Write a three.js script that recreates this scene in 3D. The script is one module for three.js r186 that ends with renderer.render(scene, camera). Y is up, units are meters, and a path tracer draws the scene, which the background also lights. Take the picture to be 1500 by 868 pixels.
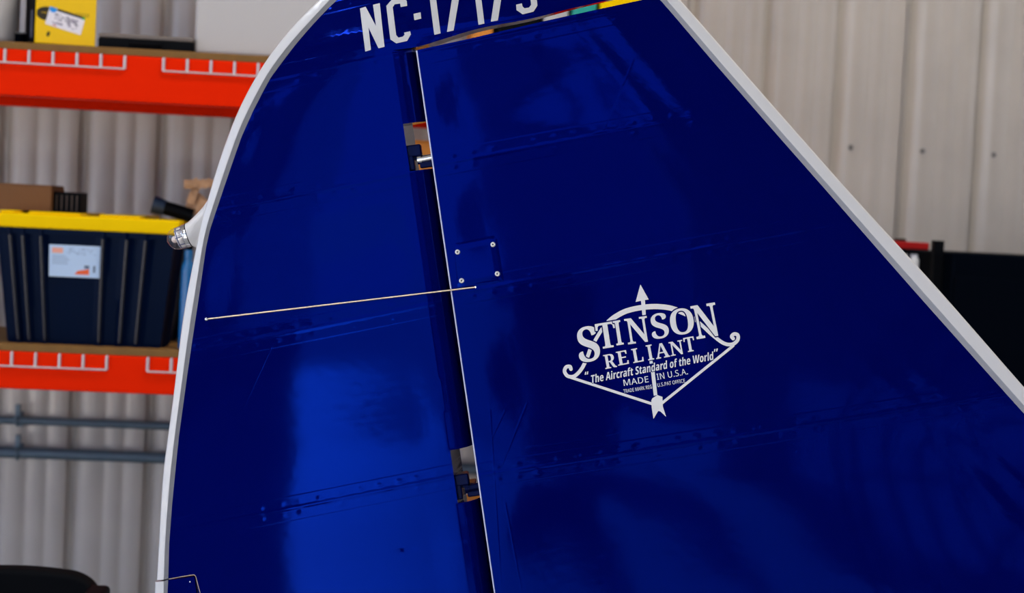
import * as THREE from 'three';
import { RectAreaLightUniformsLib } from 'three/addons/lights/RectAreaLightUniformsLib.js';
import { RoundedBoxGeometry } from 'three/addons/geometries/RoundedBoxGeometry.js';
import { mergeGeometries, toCreasedNormals } from 'three/addons/utils/BufferGeometryUtils.js';

// ---------------------------------------------------------------- camera, sky, sun, exposure
const scene = new THREE.Scene();
const R = Math.PI / 180, F = 2500;                       // focal length in pixels of the 1500 x 868 frame
const camera = new THREE.PerspectiveCamera(2 * Math.atan(434 / F) / R, 1500 / 868, 0.05, 400);
camera.filmGauge = 36;
const EYE = new THREE.Vector3(0, 1.75, 0), YAW = -5 * R;
camera.position.copy(EYE);
camera.rotation.set(-2.7 * R, YAW, 2.8 * R, 'YXZ');
camera.focus = 2.86;
camera.userData.fStop = 4.2;
camera.updateMatrixWorld(true);

const renderer = new THREE.WebGLRenderer({ antialias: true });
renderer.toneMapping = THREE.LinearToneMapping;
renderer.toneMappingExposure = 1.15;
renderer.shadowMap.enabled = true;

const sunFrom = new THREE.Vector3(-0.38, 0.57, 0.93).normalize();
{
  // clear daytime sky: pale at the horizon, deeper blue overhead, even all round
  const W = 256, H = 128, d = new Float32Array(W * H * 4);
  for (let y = 0; y < H; y++) for (let x = 0; x < W; x++) {
    const up = Math.max(0, Math.sin(((y + 0.5) / H - 0.5) * Math.PI)), k = Math.pow(1 - up, 3), o = (y * W + x) * 4;
    d[o] = 0.60 + 0.90 * k; d[o + 1] = 1.0 + 0.80 * k; d[o + 2] = 2.1 + 0.30 * k; d[o + 3] = 1;
  }
  const t = new THREE.DataTexture(d, W, H, THREE.RGBAFormat, THREE.FloatType);
  t.mapping = THREE.EquirectangularReflectionMapping; t.magFilter = THREE.LinearFilter; t.needsUpdate = true;
  scene.background = t;
}
const sun = new THREE.DirectionalLight(0xfff3e6, 20);
sun.position.copy(sunFrom).multiplyScalar(40);
sun.castShadow = true;
Object.assign(sun.shadow.camera, { left: -25, right: 25, top: 25, bottom: -25, near: 1, far: 120 });
sun.shadow.mapSize.set(4096, 4096);
scene.add(sun, sun.target);

// ---------------------------------------------------------------- helpers
let seed = 7;
const rnd = () => { seed = (seed * 1664525 + 1013904223) >>> 0; return seed / 4294967296; };
const V3 = (x, y, z) => new THREE.Vector3(x, y, z), V2 = (x, y) => new THREE.Vector2(x, y);
const { lerp, clamp, smoothstep } = THREE.MathUtils;
const used = {};
function numbered(name) { const n = used[name] = (used[name] ?? -1) + 1; return n ? name + '_' + String(n).padStart(3, '0') : name; }
function mesh(name, geometry, material, parent) {
  const m = new THREE.Mesh(geometry, material);
  m.name = parent ? name : numbered(name);
  if (parent) { const same = parent.children.filter((c) => c.userData.base === name).length; if (same) m.name = name + '_' + String(same).padStart(3, '0'); m.userData.base = name; }
  m.castShadow = m.receiveShadow = true;
  (parent ?? scene).add(m);
  return m;
}
function thing(name, label, category, pos = [0, 0, 0], turn = 0, group) {
  const o = new THREE.Group();
  o.name = numbered(name); o.position.set(...pos); o.rotation.y = turn;
  o.userData = { label, category };
  if (group) o.userData.group = group;
  scene.add(o);
  return o;
}
function subgroup(name, parent) {
  const g = new THREE.Group(), same = parent.children.filter((c) => c.userData.base === name).length;
  g.name = same ? name + '_' + String(same).padStart(3, '0') : name; g.userData.base = name;
  parent.add(g);
  return g;
}
const struct = (name, geometry, material) => { const m = mesh(name, geometry, material); m.userData.kind = 'structure'; return m; };
const box = (w, h, d, x = 0, y = 0, z = 0) => new THREE.BoxGeometry(w, h, d).translate(x, y, z);
const rbox = (w, h, d, r, x = 0, y = 0, z = 0, s = 3) => new RoundedBoxGeometry(w, h, d, s, r).translate(x, y, z);
const cyl = (r0, r1, h, n = 24) => new THREE.CylinderGeometry(r0, r1, h, n);
function rod(a, b, r, n = 10) {
  const d = b.clone().sub(a), g = cyl(r, r, d.length(), n);
  g.applyQuaternion(new THREE.Quaternion().setFromUnitVectors(V3(0, 1, 0), d.clone().normalize()));
  const m = a.clone().add(b).multiplyScalar(0.5);
  return g.translate(m.x, m.y, m.z);
}
const merged = (list) => mergeGeometries(list.map((g) => { const q = g.index ? g.toNonIndexed() : g; for (const k of Object.keys(q.attributes)) if (!['position', 'normal', 'uv'].includes(k)) q.deleteAttribute(k); return q; }));
const std = (color, roughness = 0.6, metalness = 0, more = {}) => new THREE.MeshPhysicalMaterial({ color: Array.isArray(color) ? new THREE.Color().setRGB(...color) : new THREE.Color(color), roughness, metalness, ...more });
function canvasTexture(w, h, draw) {
  const c = document.createElement('canvas'); c.width = w; c.height = h;
  draw(c.getContext('2d'), w, h);
  const t = new THREE.CanvasTexture(c);
  t.colorSpace = THREE.SRGBColorSpace; t.anisotropy = 8;
  return t;
}
// value noise, tileable over n cells
function noise2(n) {
  const v = Array.from({ length: n * n }, rnd);
  return (x, y) => {
    const i = Math.floor(x), j = Math.floor(y), fx = x - i, fy = y - j, a = fx * fx * (3 - 2 * fx), b = fy * fy * (3 - 2 * fy);
    const at = (p, q) => v[((q % n) + n) % n * n + ((p % n) + n) % n];
    return lerp(lerp(at(i, j), at(i + 1, j), a), lerp(at(i, j + 1), at(i + 1, j + 1), a), b);
  };
}
const nz = noise2(64);
const fbm = (x, y) => 0.5 * nz(x, y) + 0.25 * nz(x * 2 + 7, y * 2 + 3) + 0.15 * nz(x * 4 + 1, y * 4 + 9) + 0.1 * nz(x * 8, y * 8);
function noiseTexture(n, fn, repeat) {
  const t = canvasTexture(n, n, (ctx) => {
    const im = ctx.createImageData(n, n);
    for (let y = 0; y < n; y++) for (let x = 0; x < n; x++) { const c = fn(x / n, y / n), o = (y * n + x) * 4; im.data[o] = c[0]; im.data[o + 1] = c[1]; im.data[o + 2] = c[2]; im.data[o + 3] = 255; }
    ctx.putImageData(im, 0, 0);
  });
  t.wrapS = t.wrapT = THREE.RepeatWrapping;
  t.repeat.set(...repeat);
  return t;
}
// the view ray of a pixel of the photograph, to lay real things out at their distance
function ray(px, py) {
  return V3((px - 750) / F, (434 - py) / F, -1).applyQuaternion(camera.quaternion);
}
function onZ(px, py, z) { const d = ray(px, py); return EYE.clone().addScaledVector(d, (z - EYE.z) / d.z); }

// ---------------------------------------------------------------- materials
const M = {};
M.panel = std([0.555, 0.505, 0.45], 0.36, 0.0, { clearcoat: 0.6, clearcoatRoughness: 0.22, map: noiseTexture(256, (x, y) => { const k = 236 + 19 * fbm(x * 8, y * 16); return [k, k * 0.995, k * 0.985]; }, [1, 0.35]) });
M.wallPlain = std([0.46, 0.44, 0.42], 0.6);
M.concrete = std([0.55, 0.545, 0.53], 0.55, 0, { map: noiseTexture(512, (x, y) => { const k = 190 + 60 * (fbm(x * 16, y * 16) - 0.3); return [k, k, k * 0.98]; }, [6, 6]) });
M.apron = std([0.46, 0.45, 0.43], 0.9, 0, { map: M.concrete.map });
M.roof = std([0.45, 0.45, 0.45], 0.6);
M.steel = std([0.22, 0.21, 0.2], 0.5, 0.4);
M.orange = std([0.86, 0.017, 0.0004], 0.5, 0, { specularIntensity: 0.35, specularColor: new THREE.Color(1, 0.3, 0.1) });
M.shelfWood = std([0.30, 0.155, 0.028], 0.75, 0, { map: noiseTexture(256, (x, y) => { const k = 170 + 85 * nz(x * 64, y * 64); return [k, k * 0.95, k * 0.85]; }, [3, 3]) });
M.wire = std([0.60, 0.56, 0.54], 0.4, 0.5);
M.toteBlack = std([0.0004, 0.0036, 0.018], 0.3, 0, { specularIntensity: 0.14, specularColor: new THREE.Color(0.5, 0.7, 1) });
M.yellow = std([0.95, 0.60, 0.0006], 0.5, 0, { specularIntensity: 0.3, specularColor: new THREE.Color(1, 0.8, 0.2) });
M.white = std([0.78, 0.77, 0.75], 0.5);
M.offWhite = std([0.50, 0.475, 0.46], 0.7);
M.black = std([0.0014, 0.0018, 0.0030], 0.55, 0, { specularIntensity: 0.14 });
M.darkGrey = std([0.0004, 0.0016, 0.0044], 0.6, 0, { specularIntensity: 0.05 });
M.cardboard = std([0.20, 0.085, 0.028], 0.85);
M.kraft = std([0.42, 0.23, 0.115], 0.85);
M.teal = std([0.01, 0.34, 0.27], 0.5);
M.red = std([0.34, 0.006, 0.005], 0.5, 0, { specularIntensity: 0.3 });
M.blueBottle = std([0.012, 0.13, 0.34], 0.25);
M.navy = std([0.006, 0.022, 0.055], 0.5);
M.conduit = std([0.10, 0.15, 0.19], 0.45, 0.3);
M.orangeBox = std([0.72, 0.24, 0.02], 0.6);
M.chrome = std([0.85, 0.85, 0.87], 0.12, 1);
M.brass = std([0.62, 0.50, 0.36], 0.32, 1);
M.edgeGlint = std([0.62, 0.62, 0.80], 0.25, 0, { clearcoat: 1 });  // pale tone of the highlight painted on the fin's rear edge
M.screwWhite = std([0.85, 0.80, 0.72], 0.35, 0.2);
M.trim = std([0.73, 0.71, 0.685], 0.28, 0, { clearcoat: 0.4, clearcoatRoughness: 0.1 });
M.decal = std([0.61, 0.595, 0.575], 0.35);
M.gapDark = std([0.004, 0.006, 0.02], 0.5);
M.hingeBlue = std([0.001, 0.003, 0.03], 0.35, 0, { specularIntensity: 0.3, specularColor: new THREE.Color(0.3, 0.4, 1) });
M.rubber = std([0.012, 0.012, 0.012], 0.8);
const BLUE = { color: [0.0001, 0.0012, 0.077], rough: 0.06, spec: [0.002, 0.05, 0.78] };
const paint = (more = {}) => std(BLUE.color, BLUE.rough, 0, { specularColor: new THREE.Color().setRGB(...BLUE.spec), specularIntensity: 1, ior: 1.55, ...more });
M.paint = paint();

// ---------------------------------------------------------------- the hangar
const WALL_Z = -5.81, HALL = { x0: -6.2, x1: 11.5, z1: 9, h: 5.6 };
const floor = struct('floor', box(HALL.x1 - HALL.x0 + 0.6, 0.2, HALL.z1 - WALL_Z + 0.6, 0, -0.1, (HALL.z1 + WALL_Z) / 2), M.concrete);
struct('ground', box(160, 0.2, 160, 0, -0.32, 0), M.apron);
// back wall of ribbed steel sheets
const wallBack = struct('wall_back', box(HALL.x1 - HALL.x0 + 0.6, HALL.h, 0.1, 0, HALL.h / 2, WALL_Z - 0.12), M.wallPlain);
const PITCH = 0.255;
{
  const pts = [], p = (x, z) => pts.push(V2(x, z));
  for (let k = 0; k < 3; k++) {
    const o = k * PITCH;
    p(o - 0.002, 0); p(o + 0.002, -0.002); p(o + 0.009, -0.032); p(o + 0.012, -0.034); p(o + 0.022, -0.034); p(o + 0.026, -0.031); p(o + 0.034, -0.019); p(o + 0.046, -0.009); p(o + 0.060, -0.002); p(o + 0.070, 0);
    for (const q of [0.115, 0.180]) { p(o + q, 0); p(o + q + 0.008, -0.004); p(o + q + 0.018, -0.004); p(o + q + 0.034, 0); }
  }
  p(3 * PITCH - 0.006, 0);
  const back = pts.slice().reverse().map((q) => V2(q.x, q.y - 0.002));
  const g = new THREE.ExtrudeGeometry(new THREE.Shape([...pts, ...back]), { depth: HALL.h, bevelEnabled: false });
  g.rotateX(-Math.PI / 2);                               // shape's y becomes -z ... extrusion goes up
  g.scale(1, 1, -1);                                     // turn the grooves outwards again
  const ix = g.index; const pos = g.attributes.position;
  if (!ix) for (let i = 0; i < pos.count; i += 3) for (const a of ['position', 'normal', 'uv']) { const t = g.attributes[a], n = t.itemSize; for (let c = 0; c < n; c++) { const s = t.array[(i + 1) * n + c]; t.array[(i + 1) * n + c] = t.array[(i + 2) * n + c]; t.array[(i + 2) * n + c] = s; } }
  const panelGeo = toCreasedNormals(g, 35 * R);
  const uv = panelGeo.attributes.uv, pp = panelGeo.attributes.position;
  for (let i = 0; i < uv.count; i++) uv.setXY(i, pp.getX(i) / 0.915, pp.getY(i) / 0.915);
  const phase = onZ(1329, 221, WALL_Z).x - 0.026, first = phase - Math.ceil((phase - HALL.x0) / (3 * PITCH)) * 3 * PITCH;
  const screwY = onZ(1352, 221, WALL_Z).y, screwGeo = merged([cyl(0.009, 0.009, 0.003, 14).rotateX(Math.PI / 2), cyl(0.0055, 0.006, 0.007, 6).rotateX(Math.PI / 2).translate(0, 0, 0.004)]);
  const tones = [0, 1, 2].map((k) => { const m = M.panel.clone(); m.color.multiplyScalar(1 - 0.03 * k); return m; });
  for (let x = first, k = 0; x < HALL.x1; x += 3 * PITCH, k++) {
    const s = mesh('wall_panel', panelGeo, tones[(k * 7) % 3], wallBack);
    s.position.set(x, 0, WALL_Z);
    for (let j = 0; j < 3; j++) { const sc = mesh('screw', screwGeo, M.steel, s); sc.position.set(j * PITCH + 0.080, screwY, 0.001); }
  }
}
// unseen building, added across the apron to set the tone mirrored in the fin
{
  const t = thing('added_building', 'long pale grey hangar added across the apron behind the camera, only mirrored in the fin', 'building', [14, -0.22, 46]);
  mesh('wall', box(34, 9, 0.4, 0, 4.5, 0), std([0.42, 0.42, 0.43], 0.8), t);
  mesh('roof', box(35, 0.5, 12, 0, 9.2, 5.6), M.steel, t);
  for (const x of [-11, 0, 11]) mesh('sliding_door', box(8, 6, 0.15, x, 3, -0.27), std([0.38, 0.39, 0.41], 0.7), t);
}
{
  // dark chest added out of view, to mirror as a dark band beside the emblem
  const t = thing('added_chest', 'tall black chest added behind the camera for its dark reflection in the fin', 'tool chest', [0.22, 0, 8.2]);
  mesh('carcass', rbox(1.0, 1.5, 0.5, 0.015, 0, 0.87, 0), M.black, t);
  for (let k = 0; k < 6; k++) { const d = mesh('drawer', rbox(0.92, 0.2, 0.02, 0.004, 0, 0.28 + k * 0.235, -0.256), M.darkGrey, t); mesh('handle', rod(V3(-0.35, 0.35 + k * 0.235, -0.28), V3(0.35, 0.35 + k * 0.235, -0.28), 0.006), M.steel, d); }
  for (const [x, z] of [[-1, -1], [1, -1], [-1, 1], [1, 1]]) mesh('caster', cyl(0.06, 0.06, 0.035, 20).rotateZ(Math.PI / 2).translate(x * 0.42, 0.06, z * 0.18), M.rubber, t);
}
for (const [label, pts] of [['black hose added on the floor behind the camera for a dark line mirrored in the fin', [[1.1, 9.0], [1.2, 8.0], [1.42, 6.4], [1.59, 5.08], [1.75, 3.8]]], ['second black hose added on the floor nearer the right wall for its mirrored dark line', [[1.7, 8.85], [2.3, 8.55], [2.71, 8.19], [2.9, 7.2], [3.0, 6.36], [3.2, 5.2]]]]) {  // hoses added out of view, to mirror as dark lines in the fin
  const t = thing('added_hose', label, 'hose', [pts[2][0], 0, pts[2][1]]), c = new THREE.CatmullRomCurve3(pts.map(([x, z]) => V3(x - pts[2][0], 0.028, z - pts[2][1])));
  mesh('hose', new THREE.TubeGeometry(c, 60, 0.027, 10), M.rubber, t);
  for (const k of [0, 1]) { const p = c.getPoint(k); mesh('coupling', rod(p, p.clone().addScaledVector(c.getTangent(k), k ? 0.06 : -0.06), 0.02), M.brass, t); }
}
{
  // rings on a stand, added unseen to mirror as dark arcs in the fin
  const t = thing('added_rings', 'large dark rings on a stand, added beside the camera to mirror as arcs in the fin', 'reel', [2.2, 0, 0.5], -14 * R), cy = 1.15;
  for (const r of [0.80, 0.73, 0.59, 0.45, 0.30]) mesh('ring', new THREE.TorusGeometry(r, 0.013, 10, 64).translate(0, cy, 0), M.black, t);
  for (let k = 0; k < 6; k++) { const q = (k * 60 + 8) * R; mesh('spoke', rod(V3(Math.cos(q) * 0.08, cy + Math.sin(q) * 0.08, 0.02), V3(Math.cos(q) * 0.8, cy + Math.sin(q) * 0.8, 0.02), 0.009), M.black, t); }
  mesh('hub', cyl(0.09, 0.09, 0.12, 28).rotateX(Math.PI / 2).translate(0, cy, 0.04), M.black, t);
  for (const s of [-1, 1]) mesh('leg', rod(V3(0, cy, 0.1), V3(s * 0.45, 0.015, 0.3), 0.015), M.black, t);
  mesh('foot_bar', rod(V3(-0.5, 0.015, 0.3), V3(0.5, 0.015, 0.3), 0.015), M.black, t);
  mesh('back_leg', rod(V3(0, cy, 0.1), V3(0, 0.015, -0.35), 0.015), M.black, t);
}
{
  const t = thing('added_case', 'low black case added behind the camera for its dark reflection in the fin', 'case', [0.18, 0, 4.5]);  // case added out of view, to mirror as a dark patch in the fin
  mesh('body', rbox(0.62, 0.2, 0.5, 0.015, 0, 0.12, 0), M.black, t);
  mesh('lid', rbox(0.63, 0.06, 0.51, 0.012, 0, 0.25, 0), M.darkGrey, t);
  mesh('base_rail', rbox(0.6, 0.03, 0.48, 0.004, 0, 0.015, 0), M.chrome, t);
  for (const x of [-0.18, 0.18]) mesh('latch', rbox(0.04, 0.05, 0.012, 0.003, x, 0.215, -0.256), M.chrome, t);
}
// left wall with the wide open hangar door, which lets the daylight in from the left
const SIDE = { z0: -4.4, z1: 7.6, h: 4.0 };
{
  const z0 = WALL_Z - 0.2, z1 = HALL.z1 + 0.2, x = HALL.x0 - 0.1, w = (a, b, y0, y1) => box(0.2, y1 - y0, b - a, x, (y0 + y1) / 2, (a + b) / 2);
  struct('wall_left', merged([w(z0, SIDE.z0, 0, HALL.h), w(SIDE.z1, z1, 0, HALL.h), w(SIDE.z0, SIDE.z1, SIDE.h, HALL.h)]), M.wallPlain);
}
struct('wall_right', box(0.2, HALL.h, HALL.z1 - WALL_Z + 0.4, HALL.x1 + 0.1, HALL.h / 2, (HALL.z1 + WALL_Z) / 2), M.wallPlain);
// front wall behind the camera, open at its left end
const DOOR = { x0: -4.86, x1: 1.9, h: 4.95 };
{
  const { x0, x1, h } = DOOR, z = HALL.z1, w = (a, b, y0, y1) => box(b - a, y1 - y0, 0.2, (a + b) / 2, (y0 + y1) / 2, z);
  const f = struct('wall_front', merged([w(HALL.x0 - 0.2, x0, 0, 1.0), w(HALL.x0 - 0.2, HALL.x0, 1.0, HALL.h), w(x1, 2.6, 0, HALL.h), w(2.6, 6.0, 0, 0.1), w(2.6, 6.0, 1.8, HALL.h), w(6.0, HALL.x1, 0, HALL.h), w(HALL.x0, x1, h, HALL.h)]), M.wallPlain);
  mesh('added_translucent_panel', box(3.4, 1.7, 0.004, 4.3, 0.95, z - 0.115), std([0.62, 0.66, 0.72], 1, 0, { transmission: 0.5, thickness: 0 }), f);  // unseen panel, added as a bright backing mirrored behind the rings
  mesh('added_translucent_panel', box(x0 - HALL.x0, h - 1.0, 0.004, (x0 + HALL.x0) / 2, (h + 1.0) / 2, z), std([0.75, 0.80, 0.86], 1, 0, { transmission: 0.5, thickness: 0 }), f);  // unseen panel, added to brighten what the rudder mirrors
}
{
  const t = thing('added_strap', 'pair of dark straps added at the door header for their mirrored streaks in the fin', 'strap', [1.05, DOOR.h, 8.8]);  // straps added out of view, to mirror as dark streaks in the fin
  for (const [dx, dy] of [[-0.32, -1.5], [0.50, -1.3]]) mesh('strap', rod(V3(0, 0, 0), V3(dx, dy, 0), 0.05), M.black, t);
  mesh('hook', new THREE.TorusGeometry(0.05, 0.012, 8, 20), M.steel, t);
}
{
  const c = struct('ceiling', box(HALL.x1 - HALL.x0 + 0.4, 0.15, HALL.z1 - WALL_Z + 0.4, 0, HALL.h + 0.075, (HALL.z1 + WALL_Z) / 2), M.roof);
  for (let z = -5.7; z < 9; z += 1.5) mesh('purlin', box(HALL.x1 - HALL.x0, 0.2, 0.07, 0, HALL.h - 0.1, z), M.steel, c);
}
// unseen panel lamps, added under the purlins to light tail, rack and wall
RectAreaLightUniformsLib.init();
const LAMP = { w: 1.2, d: 0.6, y: HALL.h - 0.45, power: 22 };
for (const [x, z, where] of [[0.9, -3.5, 'back row above the tail'], [-2.4, 0.2, 'middle row'], [-3.8, 3.0, 'front row']]) {
  const t = thing('added_ceiling_lamp', 'added white panel lamp under the hangar roof out of view, ' + where, 'lamp', [x, LAMP.y, z], 0, 'added panel lamps under the hangar roof');
  mesh('housing', merged([rbox(LAMP.w + 0.05, 0.05, LAMP.d + 0.05, 0.01, 0, 0.03, 0)]), M.white, t);
  mesh('glowing_panel', box(LAMP.w, 0.004, LAMP.d, 0, 0.004, 0), std([0.8, 0.8, 0.8], 0.6, 0, { emissive: new THREE.Color(1, 0.93, 0.83), emissiveIntensity: 4 }), t);
  for (const s of [-1, 1]) mesh('hanger', rod(V3(s * 0.5, 0.05, 0), V3(s * 0.5, 0.45, 0), 0.006), M.steel, t);
  const l = new THREE.RectAreaLight(x < 0 ? new THREE.Color(0.88, 0.95, 1.06) : new THREE.Color(1, 0.92, 0.82), LAMP.power * (z < 0 ? 1.5 : 1.1), LAMP.w, LAMP.d);
  l.position.set(0, -0.006, 0); l.rotation.x = -Math.PI / 2;
  t.add(l);
}

// ---------------------------------------------------------------- pallet rack
const RZ = -4.72, RD = 0.60;                             // front face of the beams, depth of the rack
const rackAt = (px, py) => onZ(px, py, RZ);
const rackL = -3.3, rackR = rackAt(948, 110).x;
const shelfTop1 = rackAt(200, 71).y, shelfTop2 = rackAt(130, 508).y;   // top faces of the boards
{
  const rack = thing('pallet_rack', 'steel pallet rack with orange beams, brown shelf boards and wire decks by the ribbed wall', 'storage rack', [(rackL + rackR) / 2, 0, RZ - RD / 2]);
  const w = rackR - rackL, hx = w / 2, hz = RD / 2;
  for (const [top, hb, px] of [[shelfTop1, 0.125, 1], [shelfTop2, 0.103, 2], [shelfTop1 + 0.88, 0.125, 3]]) {
    const y = top - 0.020 - hb / 2;
    for (const s of [1, -1]) mesh('beam', merged([rbox(w - 0.08, hb, 0.045, 0.005, 0, y, s * (hz - 0.0225)), box(0.012, hb + 0.06, 0.06, -hx + 0.045, y, s * (hz - 0.03)), box(0.012, hb + 0.06, 0.06, hx - 0.045, y, s * (hz - 0.03))]), M.orange, rack);
    mesh('shelf_board', rbox(w - 0.1, 0.020, RD - 0.004, 0.003, 0, top - 0.010, 0), M.shelfWood, rack);
    // wire decks whose ends hook over the front beam
    if (px === 3) continue;                              // top level: out of view, added to shade the wall behind
    const yWire = y + hb / 2 - 0.003;
    const edge = px === 1 ? [[183, -1], [240, 1]] : [[157, -1], [217, 1]];
    for (const [p0, dir] of edge) {
      const deck = subgroup('wire_deck', rack), x0 = onZ(p0, px === 1 ? 95 : 525, RZ).x - rack.position.x, step = 0.0635;
      const n = 17, z0 = hz + 0.004, drop = px === 1 ? 0.034 : 0.037;
      for (let k = 0; k < n; k++) {
        const x = x0 + dir * k * step;
        if (Math.abs(x) > hx - 0.06) break;
        mesh('wire', merged([rod(V3(x, yWire - drop, z0), V3(x, yWire + 0.001, z0), 0.0042), rod(V3(x, yWire, z0), V3(x, yWire, -z0), 0.003), rod(V3(x, yWire - drop, -z0), V3(x, yWire, -z0), 0.0034)]), M.wire, deck);
      }
      const xa = x0, xb = x0 + dir * Math.min(n - 1, Math.floor((hx - 0.06 - dir * x0) / step)) * step;
      for (const s of [1, -1]) mesh('cross_wire', rod(V3(xa, yWire - drop, s * (z0 + 0.002)), V3(xb, yWire - drop, s * (z0 + 0.002)), 0.0026), M.wire, deck);
    }
  }
  for (const sx of [-1, 1]) {
    const x = sx * (hx - 0.03);
    for (const s of [-1, 1]) mesh('upright', merged([box(0.06, 3.2, 0.006, x, 1.6, s * (hz - 0.06)), box(0.006, 3.2, 0.05, x - 0.027, 1.6, s * (hz - 0.08)), box(0.006, 3.2, 0.05, x + 0.027, 1.6, s * (hz - 0.08)), box(0.12, 0.008, 0.12, x, 0.004, s * (hz - 0.07))]), M.orange, rack);
    for (let k = 0; k < 3; k++) mesh('brace', rod(V3(x, 0.3 + k * 0.95, -hz + 0.08), V3(x, 0.3 + k * 0.95 + 0.75, hz - 0.08), 0.014), M.orange, rack);
  }
}

// ---------------------------------------------------------------- things on the upper shelf
function seatOn(top, pxL, pxR, py, z) { const a = onZ(pxL, py, z), b = onZ(pxR, py, z); return { x: (a.x + b.x) / 2, w: b.x - a.x, y: top, z }; }
{
  const s = seatOn(shelfTop1, 46, 137, 60, RZ - 0.02);
  const w = s.w * 0.98, h = 0.205, d = 0.16;
  const t = thing('storage_box', 'yellow box with a black side and a tilted white paper label on the upper shelf', 'box', [s.x - 0.021, s.y, s.z - d / 2], 20 * R);
  const front = canvasTexture(512, 640, (c, W, H) => {
    c.fillStyle = '#f2c400'; c.fillRect(0, 0, W, H);
    c.fillStyle = '#2b2410'; c.beginPath(); c.ellipse(90, 390, 95, 60, 0, 0, 7); c.fill();
    c.fillStyle = '#f2c400'; c.font = 'bold 46px sans-serif'; c.fillText('~~', 40, 400);
    c.fillStyle = '#8a7400'; for (let k = 0; k < 7; k++) c.fillRect(340 + k * 18, 360, 7, 34);
    c.fillStyle = '#3a3208'; c.beginPath(); c.ellipse(105, 565, 14, 24, 0.3, 0, 7); c.fill();
  });
  const mats = [M.black, M.black, M.yellow, M.yellow, std('#ffffff', 0.45, 0, { map: front }), M.yellow];
  mesh('carton', rbox(w, h, d, 0.003, 0, h / 2, 0), M.yellow, t);
  mesh('front_print', new THREE.PlaneGeometry(w - 0.006, h - 0.006).translate(0, h / 2, d / 2 + 0.0006), mats[4], t);
  mesh('side_panel', box(0.0015, h - 0.004, d - 0.004, -w / 2 - 0.0006, h / 2, 0), M.black, t).userData.label = 'black side panel';
  const lab = canvasTexture(512, 300, (c, W, H) => {
    c.fillStyle = '#e9e4ea'; c.fillRect(0, 0, W, H);
    c.fillStyle = '#16161a'; c.fillRect(110, 0, 402, 40);
    c.fillStyle = '#1d8fe0'; c.beginPath(); c.arc(55, 34, 52, 0, 7); c.fill();
    c.fillStyle = '#28a428'; c.fillRect(478, 0, 34, 46);
    for (let k = 0; k < 46; k++) { c.fillStyle = ['#8e8798', '#6f6a7a', '#a49cab'][k % 3]; c.fillRect(80 + rnd() * 350, 60 + rnd() * 180, 18 + rnd() * 34, 8 + rnd() * 18); }
    c.fillStyle = '#d04a3a'; c.fillRect(100, 270, 60, 14);
  });
  const l = mesh('paper_label', new THREE.PlaneGeometry(0.098, 0.05), std('#ffffff', 0.6, 0, { map: lab }), t);
  l.position.set(-0.002, 0.066, d / 2 + 0.0016); l.rotation.z = -13 * R;
  mesh('side_print', new THREE.PlaneGeometry(0.03, 0.075).rotateY(-Math.PI / 2).translate(-w / 2 - 0.0018, 0.055, 0.03), std([0.10, 0.11, 0.16], 0.5), t);
}
{
  const s = seatOn(shelfTop1, 285, 500, 75, RZ - 0.06), h = 0.30, d = 0.32;
  const t = thing('foam_box', 'large plain off-white box on the upper shelf beside the blue rudder edge', 'box', [s.x, s.y, s.z - d / 2], -3 * R);
  mesh('body', rbox(s.w * 0.98, h, d, 0.012, 0, h / 2, 0), M.offWhite, t);
  mesh('lid', rbox(s.w * 1.0, 0.06, d + 0.006, 0.01, 0, h + 0.03, 0), M.offWhite, t);
}
{
  const s = seatOn(shelfTop1, 143, 283, 70, RZ - 0.05), d = 0.3;
  const t = thing('flat_case', 'flat black case lying between the yellow box and the off-white box', 'case', [s.x, s.y, s.z - d / 2]);
  mesh('case_base', rbox(s.w, 0.030, d, 0.005, 0, 0.015, 0), M.black, t);
  mesh('case_lid', rbox(s.w * 0.995, 0.012, d * 0.99, 0.004, 0, 0.036, 0), std([0.16, 0.13, 0.11], 0.6), t);
  mesh('handle', merged([rod(V3(-0.04, 0.016, d / 2), V3(-0.04, 0.016, d / 2 + 0.012), 0.004), rod(V3(0.04, 0.016, d / 2), V3(0.04, 0.016, d / 2 + 0.012), 0.004), rod(V3(-0.044, 0.016, d / 2 + 0.012), V3(0.044, 0.016, d / 2 + 0.012), 0.005)]), M.black, t);
}
{
  const a = rackAt(12, 55), t = thing('plastic_jug', 'white plastic jug at the left end of the upper shelf in view', 'jug', [a.x - 0.075, shelfTop1, RZ - 0.14]);
  const prof = [[0, 0], [0.066, 0], [0.074, 0.008], [0.075, 0.02], [0.075, 0.2], [0.07, 0.23], [0.045, 0.265], [0.024, 0.28], [0.022, 0.3], [0, 0.3]].map(([x, y]) => V2(x, y));
  mesh('body', new THREE.LatheGeometry(prof, 40), M.offWhite, t);
  mesh('cap', cyl(0.026, 0.026, 0.024, 24).translate(0, 0.308, 0), M.white, t);
  mesh('handle', new THREE.TubeGeometry(new THREE.CatmullRomCurve3([V3(-0.03, 0.265, 0), V3(-0.075, 0.25, 0), V3(-0.095, 0.2, 0), V3(-0.073, 0.14, 0)]), 20, 0.009, 10), M.offWhite, t);
}
{
  const s = seatOn(shelfTop1, 14, 37, 58, RZ - 0.1);
  const t = thing('metal_tin', 'small dark grey tin between the white jug and the yellow box', 'tin', [s.x, s.y, s.z - 0.03]);
  mesh('body', cyl(s.w / 2, s.w / 2, 0.034, 28).translate(0, 0.017, 0), M.darkGrey, t);
  mesh('rim', new THREE.TorusGeometry(s.w / 2, 0.002, 8, 28).rotateX(Math.PI / 2).translate(0, 0.034, 0), M.steel, t);
}
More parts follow.
